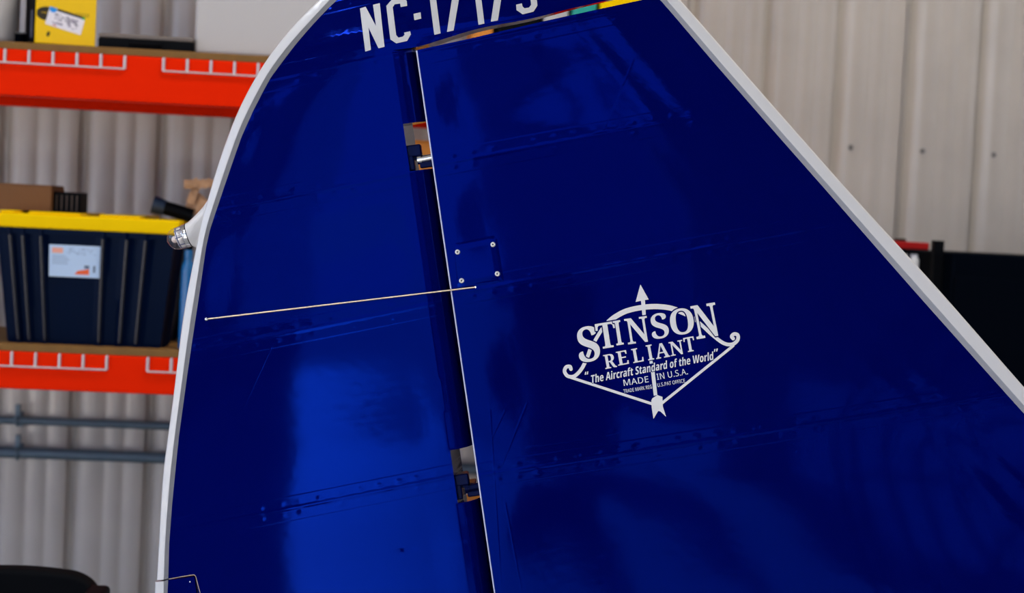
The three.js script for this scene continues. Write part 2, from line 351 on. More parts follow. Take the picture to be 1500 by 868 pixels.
// the row seen through the slot between fin and rudder horn
function bin(name, label, category, pxL, pxR, py, h, mat, z, top, lidMat, d = 0.3) {
  const s = seatOn(top, pxL, pxR, py, z), t = thing(name, label, category, [s.x, s.y, s.z - d / 2]);
  const w = s.w - 0.004, g = rbox(w, h, d, Math.min(0.012, w * 0.2), 0, h / 2, 0), p = g.attributes.position;
  for (let i = 0; i < p.count; i++) { const k = 0.93 + 0.07 * p.getY(i) / h; p.setX(i, p.getX(i) * k); p.setZ(i, p.getZ(i) * k); }
  g.computeVertexNormals();
  mesh('body', g, mat, t);
  mesh('lid', rbox(w, 0.018, d, 0.006, 0, h + 0.009, 0), lidMat ?? mat, t);
  return t;
}
bin('storage_bin', 'orange bin on the upper shelf seen through the slot above the fin', 'bin', 688, 722, 95, 0.24, M.orangeBox, RZ - 0.05, shelfTop1);
bin('storage_bin', 'black bin between the orange and white bins seen through the slot above the fin', 'bin', 724, 790, 95, 0.26, M.black, RZ - 0.05, shelfTop1);
bin('storage_bin', 'white bin just left of the teal bin seen through the slot above the fin', 'bin', 792, 832, 95, 0.26, M.offWhite, RZ - 0.05, shelfTop1);
bin('storage_bin', 'teal green bin on the upper shelf seen in the slot above the fin', 'bin', 834, 872, 95, 0.30, M.teal, RZ - 0.03, shelfTop1);
bin('storage_bin', 'yellow bin on the upper shelf at the right end of the slot above the fin', 'bin', 873, 940, 95, 0.33, M.yellow, RZ - 0.03, shelfTop1);

// ---------------------------------------------------------------- things on the lower shelf
let toteTop, tote;
{
  const a = onZ(-12, 330, RZ - 0.01), b = onZ(262, 345, RZ - 0.01), w = b.x - a.x, d = 0.5;
  const yLid0 = onZ(130, 338, RZ).y, yTop = onZ(130, 317, RZ).y, h = yLid0 - shelfTop2;
  toteTop = yTop - shelfTop2;
  tote = thing('storage_tote', 'black plastic tote with bright yellow lid and white sticker on the lower shelf', 'tote', [(a.x + b.x) / 2, shelfTop2, RZ - 0.012 - d / 2]);
  // tapered body with moulded vertical flutes
  const rows = 14, cols = 160, pos = [], ix = [];
  const flutes = [-0.205, -0.171, -0.122, 0.046, 0.111, 0.162];
  for (let r = 0; r <= rows; r++) for (let c = 0; c <= cols; c++) {
    const y = h * r / rows, k = 0.86 + 0.14 * r / rows, hw = w / 2 * 0.955 * k, hd = d / 2 * 0.95 * k;
    const a4 = c / cols * 4, side = Math.floor(a4) % 4, f = a4 - Math.floor(a4);
    let x, z;
    const bump = (s) => { let q = 0; for (const p0 of flutes) q += 0.012 * Math.exp(-(((s - p0) / 0.008) ** 2)); return q; };
    if (side === 0) { x = lerp(-hw, hw, f); z = hd + bump(x / k); } else if (side === 1) { x = hw + bump(lerp(0.2, -0.2, f)); z = lerp(hd, -hd, f); } else if (side === 2) { x = lerp(hw, -hw, f); z = -hd; } else { x = -hw - bump(lerp(-0.2, 0.2, f)); z = lerp(-hd, hd, f); }
    pos.push(x, y, z);
  }
  for (let r = 0; r < rows; r++) for (let c = 0; c < cols; c++) { const q = r * (cols + 1) + c, u = q + cols + 1; ix.push(q, q + 1, u, u, q + 1, u + 1); }
  const cb = pos.length / 3; pos.push(0, 0, 0); for (let c = 0; c < cols; c++) ix.push(cb, c + 1, c);
  const g = new THREE.BufferGeometry(); g.setAttribute('position', new THREE.Float32BufferAttribute(pos, 3)); g.setIndex(ix); g.computeVertexNormals();
  g.setAttribute('uv', new THREE.Float32BufferAttribute(new Float32Array(pos.length / 3 * 2), 2));
  mesh('body', toCreasedNormals(g, 40 * R), M.toteBlack, tote);
  const lid = mesh('lid', rbox(w, yTop - yLid0, d, 0.006, 0, (yTop + yLid0) / 2 - shelfTop2, 0), M.yellow, tote);
  lid.userData.label = 'bright yellow lid';
  for (const [x0, x1] of [[-0.16, -0.02], [0.03, 0.14], [-0.235, -0.195]]) mesh('lid_rib', rbox(x1 - x0, 0.007, d * 0.9, 0.003, (x0 + x1) / 2, toteTop + 0.003, 0), M.yellow, lid);
  const st = canvasTexture(512, 330, (c, W, H) => {
    c.fillStyle = '#bcd2ea'; c.fillRect(0, 0, W, H);
    c.fillStyle = '#f0a58c'; c.fillRect(28, 30, 110, 56);
    c.fillStyle = '#7f93ac'; for (let k = 0; k < 5; k++) c.fillRect(28, 112 + k * 20, 90 + rnd() * 90, 6);
    c.fillStyle = '#94a9c3'; for (let k = 0; k < 60; k++) c.fillRect(170 + rnd() * 290, 24 + rnd() * 70, 10 + rnd() * 20, 5);
    c.fillStyle = '#ef5a12'; c.beginPath(); c.moveTo(255, 300); c.lineTo(285, 262); c.lineTo(400, 240); c.lineTo(400, 300); c.fill();
    c.fillStyle = '#53657c'; c.fillRect(352, 204, 50, 32); c.fillRect(440, 205, 22, 70);
  });
  const sp = onZ(107, 383, RZ), s = mesh('sticker', new THREE.PlaneGeometry(0.138, 0.088), std('#ffffff', 0.45, 0, { map: st }), tote);
  const ys = sp.y - shelfTop2;
  s.position.set(sp.x - tote.position.x, ys, d / 2 * 0.95 * (0.86 + 0.14 * ys / h) + 0.006); s.rotation.x = -Math.atan(d / 2 * 0.95 * 0.14 / h) * -1;
  const ridge = std([0.010, 0.011, 0.018], 0.22, 0, { specularIntensity: 1 });  // highlight lines put into a lighter, glossier copy of the body plastic
  for (const f of flutes) { const fr = (y) => { const k = 0.86 + 0.14 * y / h; return V3(f * k, y, d / 2 * 0.95 * k + 0.008); }; mesh('rib', rod(fr(0.01), fr(h - 0.02), 0.0055, 14), ridge, tote); }
  // rim grip under the lid
  mesh('rim', merged([box(w * 0.97, 0.018, d * 0.97, 0, h - 0.006, 0)]), M.toteBlack, tote);
}
const toteY = shelfTop2 + toteTop;
{
  const zb = RZ - 0.14, a = onZ(-40, 300, zb), b = onZ(75, 300, zb), h = onZ(60, 272, zb).y - toteY - 0.007;
  const t = thing('cardboard_box', 'brown cardboard box standing on the yellow tote lid', 'box', [(a.x + b.x) / 2, toteY + 0.0065, zb - 0.1]);
  mesh('carton', rbox(b.x - a.x, h, 0.2, 0.003, 0, h / 2, 0), M.cardboard, t);
  for (const s of [1, -1]) mesh('flap', box(b.x - a.x - 0.004, 0.003, 0.098, 0, h + 0.0015, s * 0.05), M.cardboard, t);
  mesh('tape', box(0.05, 0.0006, 0.2, 0, h + 0.0033, 0), std([0.3, 0.17, 0.08], 0.3), t);
}
{
  const zb = RZ - 0.17, a = onZ(77, 300, zb), b = onZ(118, 300, zb), h = onZ(100, 281, zb).y - toteY - 0.007;
  const t = thing('black_carton', 'small black carton with striped side right of the brown cardboard box', 'box', [(a.x + b.x) / 2, toteY + 0.0065, zb - 0.06]);
  mesh('carton', rbox(b.x - a.x, h, 0.12, 0.003, 0, h / 2, 0), M.black, t);
  for (let k = 0; k < 5; k++) mesh('stripe', box(0.004, h * 0.8, 0.001, -0.028 + k * 0.014, h * 0.45, 0.0602), std([0.05, 0.03, 0.02], 0.6), t);
}
{
  const p = onZ(236, 322, RZ - 0.12);
  const t = thing('flashlight', 'dark blue cylindrical torch leaning on the right end of the yellow lid', 'torch', [p.x, toteY + 0.034, RZ - 0.16], 0);
  t.rotation.z = -14 * R;
  mesh('barrel', cyl(0.020, 0.020, 0.08, 24).rotateZ(Math.PI / 2).translate(0.045, 0, 0), M.black, t);
  mesh('head', cyl(0.026, 0.021, 0.034, 28).rotateZ(Math.PI / 2).translate(-0.012, 0.0, 0), M.navy, t);
}
{
  // crumpled kraft packing paper
  const p = onZ(297, 320, RZ - 0.2), t = thing('packing_paper', 'crumpled brown packing paper sticking up behind the tail light', 'paper', [p.x + 0.055, shelfTop2, RZ - 0.24]);
  const yT = onZ(290, 285, RZ - 0.2).y - shelfTop2, g = new THREE.IcosahedronGeometry(1, 16), q = g.attributes.position, v = V3();
  for (let i = 0; i < q.count; i++) {
    v.fromBufferAttribute(q, i);
    const r = 0.86 + 0.35 * (Math.abs(nz(v.x * 2.2 + 11, v.y * 4 + v.z * 2 + 5) - 0.5) + Math.abs(nz(v.x * 4 + 3, v.z * 5 - v.y * 6 + 8) - 0.5));
    q.setXYZ(i, v.x * r * 0.07, v.y * r * yT * 0.5, v.z * r * 0.07);
  }
  g.computeVertexNormals(); g.computeBoundingBox(); g.translate(0, -g.boundingBox.min.y, 0);
  mesh('sheet', toCreasedNormals(g, 15 * R), M.kraft, t);
  // curled torn ends that stand up out of the ball
  const light = std([0.55, 0.30, 0.15], 0.85, 0, { side: THREE.DoubleSide });
  for (const [px, py, w, h, turn, curl] of [[292, 268, 0.085, 0.026, 0.06, 9], [290, 300, 0.055, 0.055, 0.9, 14], [283, 285, 0.022, 0.05, -0.3, 8]]) {
    const f = new THREE.PlaneGeometry(w, h, 16, 10), fp = f.attributes.position;
    for (let i = 0; i < fp.count; i++) { const x = fp.getX(i), y = fp.getY(i); fp.setZ(i, -curl * (y + h / 2) ** 2 + 0.010 * nz(x * 70 + 20 + px, y * 70 + 20)); fp.setY(i, y + 0.010 * (nz(x * 110 + 40, px) - 0.5)); }
    f.computeVertexNormals();
    const at = onZ(px, py, RZ - 0.16), m = mesh('torn_flap', f, light, t);
    m.position.set(at.x - t.position.x, at.y - t.position.y, 0.08); m.rotation.z = turn;
  }
}
{
  const p = onZ(271, 420, RZ - 0.04), h = onZ(271, 366, RZ - 0.04).y - shelfTop2;
  const t = thing('blue_bottle', 'slim blue plastic bottle standing right of the black tote', 'bottle', [p.x + 0.004, shelfTop2, RZ - 0.06]);
  const prof = [[0, 0], [0.017, 0], [0.019, 0.004], [0.019, h * 0.8], [0.016, h * 0.86], [0.009, h * 0.92], [0.009, h * 0.95], [0, h * 0.95]].map(([x, y]) => V2(x, y));
  mesh('body', new THREE.LatheGeometry(prof, 32), M.blueBottle, t);
  mesh('cap', cyl(0.0125, 0.0125, h * 0.09, 20).translate(0, h * 0.955, 0), M.blueBottle, t);
}
{
  const s = seatOn(shelfTop2, 580, 690, 300, RZ - 0.12), h = onZ(620, 207, RZ - 0.12).y - shelfTop2;
  const t = thing('tall_carton', 'tall orange carton on the lower shelf seen through the upper hinge opening', 'box', [s.x, s.y, s.z - 0.15]);
  mesh('carton', rbox(s.w, h, 0.3, 0.004, 0, h / 2, 0), M.orangeBox, t);
  for (const k of [1, -1]) mesh('flap', box(s.w - 0.004, 0.003, 0.148, 0, h + 0.0015, k * 0.075), M.orangeBox, t);
}

// ---------------------------------------------------------------- along the wall
for (const [p0, p1, r, label] of [[613, 625, 0.0135, 'thin blue-grey pipe along the wall below the lower shelf, upper of two'], [660, 672, 0.019, 'thicker blue-grey pipe along the wall below the lower shelf, lower of two']]) {
  const z = WALL_Z + 0.035 + r, a = onZ(0, p0, z), b = onZ(245, p1, z), y = (a.y + b.y) / 2;
  const t = thing('wall_pipe', label, 'pipe', [b.x, y, z]);
  mesh('tube', cyl(r, r, 4.4, 20).rotateZ(Math.PI / 2).translate(-0.6, 0, 0), M.conduit, t);
  for (const dx of [onZ(26, p0, z).x - b.x, 0.9, -1.9]) {
    const c = mesh('clamp', merged([new THREE.TorusGeometry(r + 0.003, 0.004, 8, 24).rotateY(Math.PI / 2), box(0.02, 0.05, 0.012, 0, 0, -r - 0.026), box(0.014, 0.04 + r, 0.02, 0, (0.04 + r) / 2, 0)]), M.conduit, t);
    c.position.x = dx;
  }
}
{
  // black office chair, only the top of its back reaches into the picture
  const z = -3.95, a = onZ(-90, 845, z), b = onZ(140, 845, z), top = onZ(60, 829, z).y, w = b.x - a.x;
  const t = thing('office_chair', 'black office chair back with rounded top below the orange shelf at lower left', 'chair', [(a.x + b.x) / 2, 0, z]);
  const sh = new THREE.Shape(), hw = w / 2, hb = 0.36;
  sh.moveTo(-hw * 0.8, 0); sh.lineTo(hw * 0.8, 0); sh.quadraticCurveTo(hw, 0.02, hw, 0.12); sh.lineTo(hw, hb - 0.06); sh.quadraticCurveTo(hw * 0.97, hb - 0.025, hw * 0.72, hb - 0.012); sh.quadraticCurveTo(0, hb + 0.006, -hw * 0.72, hb - 0.012); sh.quadraticCurveTo(-hw * 0.97, hb - 0.025, -hw, hb - 0.06); sh.lineTo(-hw, 0.12); sh.quadraticCurveTo(-hw, 0.02, -hw * 0.8, 0);
  const bk = new THREE.ExtrudeGeometry(sh, { depth: 0.035, bevelEnabled: true, bevelSize: 0.012, bevelThickness: 0.014, bevelSegments: 5, curveSegments: 16 });
  mesh('backrest', bk.translate(0, top - hb - 0.012, -0.02), std([0.002, 0.0025, 0.0035], 0.8, 0, { specularIntensity: 0.15 }), t);
  mesh('seat', rbox(w * 0.95, 0.07, 0.46, 0.03, 0, 0.45, 0.24), M.black, t);
  mesh('back_support', rbox(0.06, 0.34, 0.02, 0.008, 0, 0.53, -0.046), M.black, t);
  mesh('column', cyl(0.028, 0.03, 0.3, 20).translate(0, 0.27, 0.22), M.steel, t);
  for (let k = 0; k < 5; k++) {
    const an = k * 72 * R, c = Math.cos(an), s = Math.sin(an);
    mesh('leg', rod(V3(0, 0.13, 0.22), V3(c * 0.28, 0.085, 0.22 + s * 0.28), 0.018), M.black, t);
    mesh('caster', merged([cyl(0.03, 0.03, 0.02, 18).rotateZ(Math.PI / 2).rotateY(-an).translate(c * 0.28, 0.03, 0.22 + s * 0.28), rod(V3(c * 0.28, 0.03, 0.22 + s * 0.28), V3(c * 0.28, 0.09, 0.22 + s * 0.28), 0.008)]), M.rubber, t);
  }
  for (const s of [1, -1]) mesh('armrest', merged([rbox(0.05, 0.03, 0.26, 0.012, s * (hw + 0.012), top - 0.05, 0.14), rod(V3(s * hw * 0.8, 0.47, 0.2), V3(s * (hw + 0.012), top - 0.06, 0.18), 0.012)]), M.black, t);
}
// right side: dark cabinet and the red topped cart beside it
{
  const z = -5.0, a = onZ(1396, 372, z), top = onZ(1430, 371, z).y, w = 1.3, d = 0.5;
  const t = thing('steel_cabinet', 'large near-black steel cabinet behind the sloping white fin edge', 'cabinet', [a.x + w / 2, 0, z - d / 2]);
  mesh('carcass', rbox(w, top - 0.06, d, 0.008, 0, 0.06 + (top - 0.06) / 2, 0), M.darkGrey, t);
  for (const s of [-1, 1]) {
    const dr = mesh('door', rbox(w / 2 - 0.012, top - 0.16, 0.018, 0.004, s * w / 4, 0.09 + (top - 0.16) / 2, d / 2 + 0.010), M.darkGrey, t);
    mesh('handle', rod(V3(s * 0.05, top * 0.5, d / 2 + 0.035), V3(s * 0.05, top * 0.5 + 0.14, d / 2 + 0.035), 0.007), M.steel, dr);
  }
  for (const [x, zz] of [[-1, -1], [1, -1], [-1, 1], [1, 1]]) mesh('foot', cyl(0.025, 0.02, 0.06, 14).translate(x * (w / 2 - 0.06), 0.03, zz * (d / 2 - 0.06)), M.black, t);
}
{
  const z = -5.05, b = onZ(1394, 365, z), top = onZ(1340, 354.5, z).y, w = 0.34, d = 0.4, cx = b.x - w / 2 - 0.012;
  const t = thing('tool_cart', 'tool cart with red top tray and black posts left of the dark cabinet', 'cart', [cx, 0, z - d / 2 - 0.02]);
  mesh('top_tray', rbox(w - 0.06, 0.022, d, 0.005, -0.02, top - 0.011, 0), M.red, t).userData.label = 'red top tray';
  for (const [x, zz] of [[-1, -1], [1, -1], [-1, 1], [1, 1]]) {
    mesh('post', box(0.03, top + 0.008 - 0.08, 0.03, x * (w / 2 - 0.02), 0.08 + (top + 0.008 - 0.08) / 2, zz * (d / 2 - 0.015)), M.black, t);
    mesh('caster', cyl(0.04, 0.04, 0.025, 18).rotateZ(Math.PI / 2).translate(x * (w / 2 - 0.02), 0.04, zz * (d / 2 - 0.03)), M.rubber, t);
  }
  const sh = top - 0.24;
  mesh('shelf', rbox(w - 0.02, 0.02, d, 0.004, 0, sh, 0), M.black, t);
  mesh('shelf', rbox(w - 0.02, 0.02, d, 0.004, 0, 0.22, 0), M.black, t);
  for (const [p, r, mt, label] of [[1321, 0.0145, std([0.35, 0.52, 0.62], 0.3), 'pale blue bottle under the red tray of the tool cart'], [1336, 0.016, M.white, 'white bottle under the red tray of the tool cart']]) {
    const q = onZ(p, 380, z - 0.06), h = 0.195;
    const bt = thing('cleaner_bottle', label, 'bottle', [q.x, sh + 0.01, z - 0.042]);
    mesh('body', new THREE.LatheGeometry([[0, 0], [r * 0.95, 0], [r, 0.004], [r, h * 0.91], [r * 0.7, h * 0.94], [0, h * 0.94]].map(([x, y]) => V2(x, y)), 28), mt, bt);
    mesh('cap', cyl(r * 0.7, r * 0.72, h * 0.05, 18).translate(0, h * 0.965, 0), M.white, bt);
  }
}

// ---------------------------------------------------------------- the emblem's print: white on black, used as coverage
const finW0 = 0.034;
function emblemTexture() {
  return (() => { const t = canvasTexture(2048, 1536, (c, W, H) => {
    c.fillStyle = '#000'; c.fillRect(0, 0, W, H);
    c.setTransform(W / 1020, 0, 0, H / 765, -150 * W / 1020, -50 * H / 765);
    c.lineCap = 'round'; c.lineJoin = 'round'; c.strokeStyle = c.fillStyle = '#fff';
    const poly = (p) => { c.beginPath(); p.forEach(([x, y], i) => (i ? c.lineTo(x, y) : c.moveTo(x, y))); c.closePath(); c.fill(); };
    const curve = (p, w) => { c.lineWidth = w; c.beginPath(); c.moveTo(...p[0]); for (let i = 0; i < p.length - 1; i++) { const a = p[i - 1] ?? p[i], b = p[i], d = p[i + 1], e = p[i + 2] ?? d; c.bezierCurveTo(b[0] + (d[0] - a[0]) / 6, b[1] + (d[1] - a[1]) / 6, d[0] - (e[0] - b[0]) / 6, d[1] - (e[1] - b[1]) / 6, ...d); } c.stroke(); };
    // bow
    curve([[212, 528], [206, 514], [186, 517], [177, 541], [196, 567], [232, 566], [270, 528], [300, 470], [318, 420]], 20);
    curve([[318, 420], [345, 372], [390, 300], [432, 258]], 19);
    curve([[422, 268], [460, 238], [520, 208], [600, 190], [680, 184], [760, 192], [830, 216], [880, 240]], 29);
    curve([[880, 240], [940, 290], [1000, 345], [1060, 388], [1106, 394], [1136, 372], [1138, 344], [1118, 337], [1104, 350], [1112, 362]], 20);
    c.lineWidth = 15;
    c.beginPath(); c.moveTo(205, 572); c.lineTo(665, 722); c.stroke();
    c.beginPath(); c.moveTo(716, 716); c.lineTo(1112, 402); c.stroke();
    // arrow
    poly([[597, 62], [643, 145], [622, 148], [627, 232], [608, 236], [600, 152], [570, 159]]);
    poly([[646, 480], [662, 477], [666, 497], [648, 500]]);
    poly([[655, 545], [675, 542], [690, 672], [670, 676]]);
    poly([[662, 690], [690, 672], [718, 682], [720, 735], [738, 792], [706, 762], [694, 760], [668, 803], [658, 740], [656, 702]]);
    // letters, each cut clear of the bow behind it
    const glyph = (ch, font, cx, cy, w, h, turn, cut = 7, skew = 0, lean = 0) => {
      c.save(); c.translate(cx, cy); c.rotate(turn * R); c.transform(1, lean, skew, 1, 0, 0);
      c.font = font; const m = c.measureText(ch), gw = m.actualBoundingBoxRight + m.actualBoundingBoxLeft, gh = m.actualBoundingBoxAscent + m.actualBoundingBoxDescent;
      c.scale(w / gw, h / gh);
      const x = -gw / 2 + m.actualBoundingBoxLeft, y = gh / 2 - m.actualBoundingBoxDescent;
      if (cut) { c.strokeStyle = '#000'; c.lineWidth = cut * 2 * gh / h; c.strokeText(ch, x, y); }
      c.fillText(ch, x, y);
      c.restore(); c.strokeStyle = '#fff';
    };
    const SB = 'bold 200px serif';
    glyph('S', SB, 307, 389, 122, 198, -8, 7);
    glyph('T', SB, 408, 341, 112, 142, -9, 7);
    glyph('I', SB, 474, 328, 42, 136, -9, 7);
    glyph('N', SB, 580, 314, 128, 142, -8, 7, 0.02);
    glyph('S', SB, 702, 290, 98, 142, -8, 7);
    glyph('O', SB, 827, 266, 132, 146, -8, 7);
    glyph('N', SB, 960, 263, 140, 186, -9, 7, 0.04);
    // second line
    const line = (s, font, x0, y0, x1, y1, h, cut = 0, skew = 0, gap = 0) => {
      const dx = x1 - x0, dy = y1 - y0, len = Math.hypot(dx, dy);
      c.save(); c.translate(x0, y0); c.rotate(Math.atan2(dy, dx)); c.transform(1, 0, skew, 1, 0, 0);
      c.font = font; const m = c.measureText(s), cap = c.measureText('E').actualBoundingBoxAscent;
      c.scale(len / m.width, h / cap);
      if (cut) { c.strokeStyle = '#000'; c.lineWidth = cut * 2 * cap / h; c.strokeText(s, 0, 0); }
      c.fillText(s, 0, 0);
      c.restore(); c.strokeStyle = '#fff';
    };
    const rel = [['R', 428, 484, 66, 78], ['E', 497, 466, 62, 78], ['L', 580, 452, 60, 78], ['I', 649, 437, 34, 84], ['A', 716, 427, 80, 82], ['N', 797, 413, 78, 78], ['T', 869, 393, 60, 82]];
    for (const [ch, x, y, w, h] of rel) glyph(ch, SB, x, y, w, h, -10.5, 5);
    c.lineWidth = 1;
    line('The Aircraft Standard of the World', 'bold 100px sans-serif', 322, 606, 1004, 478, 43, 4, -0.18);
    line('\u201c', 'bold 100px sans-serif', 290, 590, 312, 586, 46, 0, -0.1);
    line('\u201d', 'bold 100px sans-serif', 1006, 466, 1030, 462, 46, 0, -0.1);
    line('MADE', '100px sans-serif', 500, 622, 646, 600, 34);
    line('IN U.S.A.', '100px sans-serif', 688, 589, 864, 557, 34);
    line('TRADE MARK REG', '100px sans-serif', 504, 661, 662, 635, 20);
    line('U.S.PAT OFFICE', '100px sans-serif', 690, 628, 846, 602, 20);
  }); t.colorSpace = THREE.NoColorSpace; return t; })();
}
// ---------------------------------------------------------------- the tail of the airplane
// An upright plane 2.9 m before the camera; local x runs forward along the chord, y up the hinge line, z out of the side in view.
const nrm = V3(Math.sin(YAW), 0, Math.cos(YAW));
const planePoint = EYE.clone().addScaledVector(V3(0, 0, -1).applyQuaternion(camera.quaternion), 2.9);
const onPlane = (px, py, w = 0) => { const d = ray(px, py), t = planePoint.clone().addScaledVector(nrm, w).sub(EYE).dot(nrm) / d.dot(nrm); return EYE.clone().addScaledVector(d, t); };
const T0 = 0.045;
const hA = onPlane(725, 868, T0), hB = onPlane(610, 72, T0);
const ey = hB.clone().sub(hA).normalize(), ex = ey.clone().cross(nrm).normalize();
const hA0 = hA.clone().addScaledVector(nrm, -T0), base = hA0.clone().addScaledVector(ey, -hA0.y / ey.y);
const tail = thing('airplane_tail', 'glossy blue airplane tail with white edging, registration letters and bow and arrow emblem', 'airplane', base.toArray());
tail.quaternion.setFromRotationMatrix(new THREE.Matrix4().makeBasis(ex, ey, nrm));
const loc = (px, py, w = 0) => { const p = onPlane(px, py, w).sub(base); return V2(p.dot(ex), p.dot(ey)); };
const lineOf = (list, w) => list.map(([x, y]) => loc(x, y, w));
const xAtV = (line, v) => {                                // x of a polyline that runs along v
  for (let i = 0; i < line.length - 1; i++) { const a = line[i], b = line[i + 1]; if ((v - a.y) * (v - b.y) <= 0 && a.y !== b.y) return lerp(a.x, b.x, (v - a.y) / (b.y - a.y)); }
  const up = v > Math.max(line[0].y, line.at(-1).y), e = (line[0].y > line.at(-1).y) === up ? [line[0], line[1]] : [line.at(-1), line.at(-2)];
  return lerp(e[0].x, e[1].x, (v - e[0].y) / (e[1].y - e[0].y));
};
function smooth(line, n) { const c = new THREE.CatmullRomCurve3(line.map((p) => V3(p.x, p.y, 0)), false, 'centripetal'); return c.getSpacedPoints(n).map((p) => V2(p.x, p.y)); }
// ribs under the fabric: [x0, y0, x1, y1] in the photograph, brought onto the surfaces
const ribLine = (w) => ([a, b, c, d]) => { const p = loc(a, b, w), q = loc(c, d, w), k = (q.y - p.y) / (q.x - p.x); return { k, v0: p.y - k * p.x, x0: Math.min(p.x, q.x), x1: Math.max(p.x, q.x) }; };
const finRibs = [[640, 1010, 1300, 925], [720, 693, 1334, 601], [698, 424, 1133, 345], [714, 227, 1000, 174], [613, 78, 934, 8]].map(ribLine(0.04));
const rudRibs = [[240, 1015, 700, 930], [250, 780, 660, 695], [285, 515, 640, 443], [320, 308, 600, 254], [410, 112, 590, 78], [480, 0, 590, -24]].map(ribLine(0.02));
function sag(ribs, u, v) {
  let lo = -Infinity, hi = Infinity;
  for (const r of ribs) { const y = r.v0 + r.k * u; if (y <= v) lo = Math.max(lo, y); else hi = Math.min(hi, y); }
  if (!isFinite(lo) || !isFinite(hi)) return 0;
  const p = (v - lo) / (hi - lo);
  return Math.sin(Math.PI * p) ** 2;
}
const EB = 0.0065;                                         // half thickness of the blue skin where the white edging begins
// ---- fin outline
const finIn = lineOf([[958, -9], [967, 0], [1040, 85], [1130, 188], [1220, 290], [1334, 420], [1477, 580], [1600, 716], [1770, 905]], EB);
const finOut = lineOf([[987, -10], [996, 0], [1063, 76], [1157, 183], [1252, 290], [1372, 421], [1500, 567], [1625, 708], [1800, 905]], 0.003);
const finTop = [[612, 73], [690, 56.5], [795, 32], [831, 24], [934, 1.5], [958, -4]].map(([x, y]) => loc(x, y, lerp(0.036, EB, (x - 612) / 346)));
const vTop0 = finTop[0].y, vBot = 0.86;
const finT = (v) => lerp(0.047, 0.036, clamp((v - 1.05) / (vTop0 - 1.05), -0.3, 1.2));
const finW = (u, v) => {
  const ue = xAtV(finIn, v), x = clamp(u / ue, 0, 1), s = smoothstep(x, 0, 0.12) * smoothstep(1 - x, 0, 0.15);
  const near = (ue - u);                                   // stiffener folds that run along the leading edge
  const folds = 0.0005 * Math.exp(-(((near - 0.10) / 0.022) ** 2)) + 0.0003 * Math.exp(-(((near - 0.165) / 0.02) ** 2));
  return EB + (finT(v) - EB) * (1 - x ** 1.7) - 0.0013 * s * sag(finRibs, u, v) + folds * smoothstep(x, 0.3, 0.6);
};
const rudIn = lineOf([[494, 0], [440, 57], [397, 113], [372, 160], [354, 200], [340, 240], [323, 290], [308, 335], [302, 362], [290.6, 440], [283, 490], [273.5, 555], [262, 640], [252.6, 734], [248, 795], [246.5, 847], [244, 900], [243, 1000], [243, 1060]], EB);
const rudOut = lineOf([[467, 0], [428, 40], [394, 83], [368, 125], [347, 167], [332, 205], [320, 240], [305, 290], [293, 335], [287.5, 362], [272.5, 440], [265, 490], [255, 573], [246, 640], [240, 686], [236, 740], [233, 795], [230, 848]], 0.003);
const hornIn = lineOf([[494, 0], [522, -20], [560, -39], [610, -55], [675, -68], [740, -74], [805, -70], [858, -59], [900, -42], [932, -24], [948, -14]], EB);
const hornOut = lineOf([[467, 0], [502, -36], [548, -64], [604, -84], [672, -98], [740, -104], [812, -99], [872, -86], [922, -64], [958, -40], [978, -20]], 0.003);
const hornLow = [[609, 69], [700, 42.5], [777, 27.5], [834, 13], [891, 0], [948, -13]].map(([x, y]) => loc(x, y, lerp(0.03, EB, (x - 609) / 339)));
const vRud0 = hornLow[0].y, NOSE = 0.038, uH = -NOSE - 0.002;
const rudT = (v) => finT(v) - 0.002;
const rudW = (u, v) => {
  const ue = xAtV(rudIn, v), x = clamp((u - ue) / (uH - ue), 0, 1), s = smoothstep(x, 0, 0.15) * smoothstep(1 - x, 0, 0.12);
  return EB + (rudT(v) - EB) * (1 - (1 - x) ** 1.35) - 0.0012 * s * sag(rudRibs, u, v);
};
// grid of rows of points -> geometry with uv in local metres
const UVB = { x: -0.55, y: 0.85, s: 1.6 };
function skin(rows, closedCaps = false) {
  const pos = [], uv = [], ix = [], n = rows[0].length;
  for (const r of rows) for (const p of r) { pos.push(p.x, p.y, p.z); uv.push((p.x - UVB.x) / UVB.s, (p.y - UVB.y) / UVB.s); }
  for (let i = 0; i < rows.length - 1; i++) for (let j = 0; j < n - 1; j++) { const a = i * n + j, b = a + n; ix.push(a, a + 1, b, b, a + 1, b + 1); }
  const g = new THREE.BufferGeometry();
  g.setAttribute('position', new THREE.Float32BufferAttribute(pos, 3)); g.setAttribute('uv', new THREE.Float32BufferAttribute(uv, 2)); g.setIndex(ix);
  g.computeVertexNormals();
  return g;
}
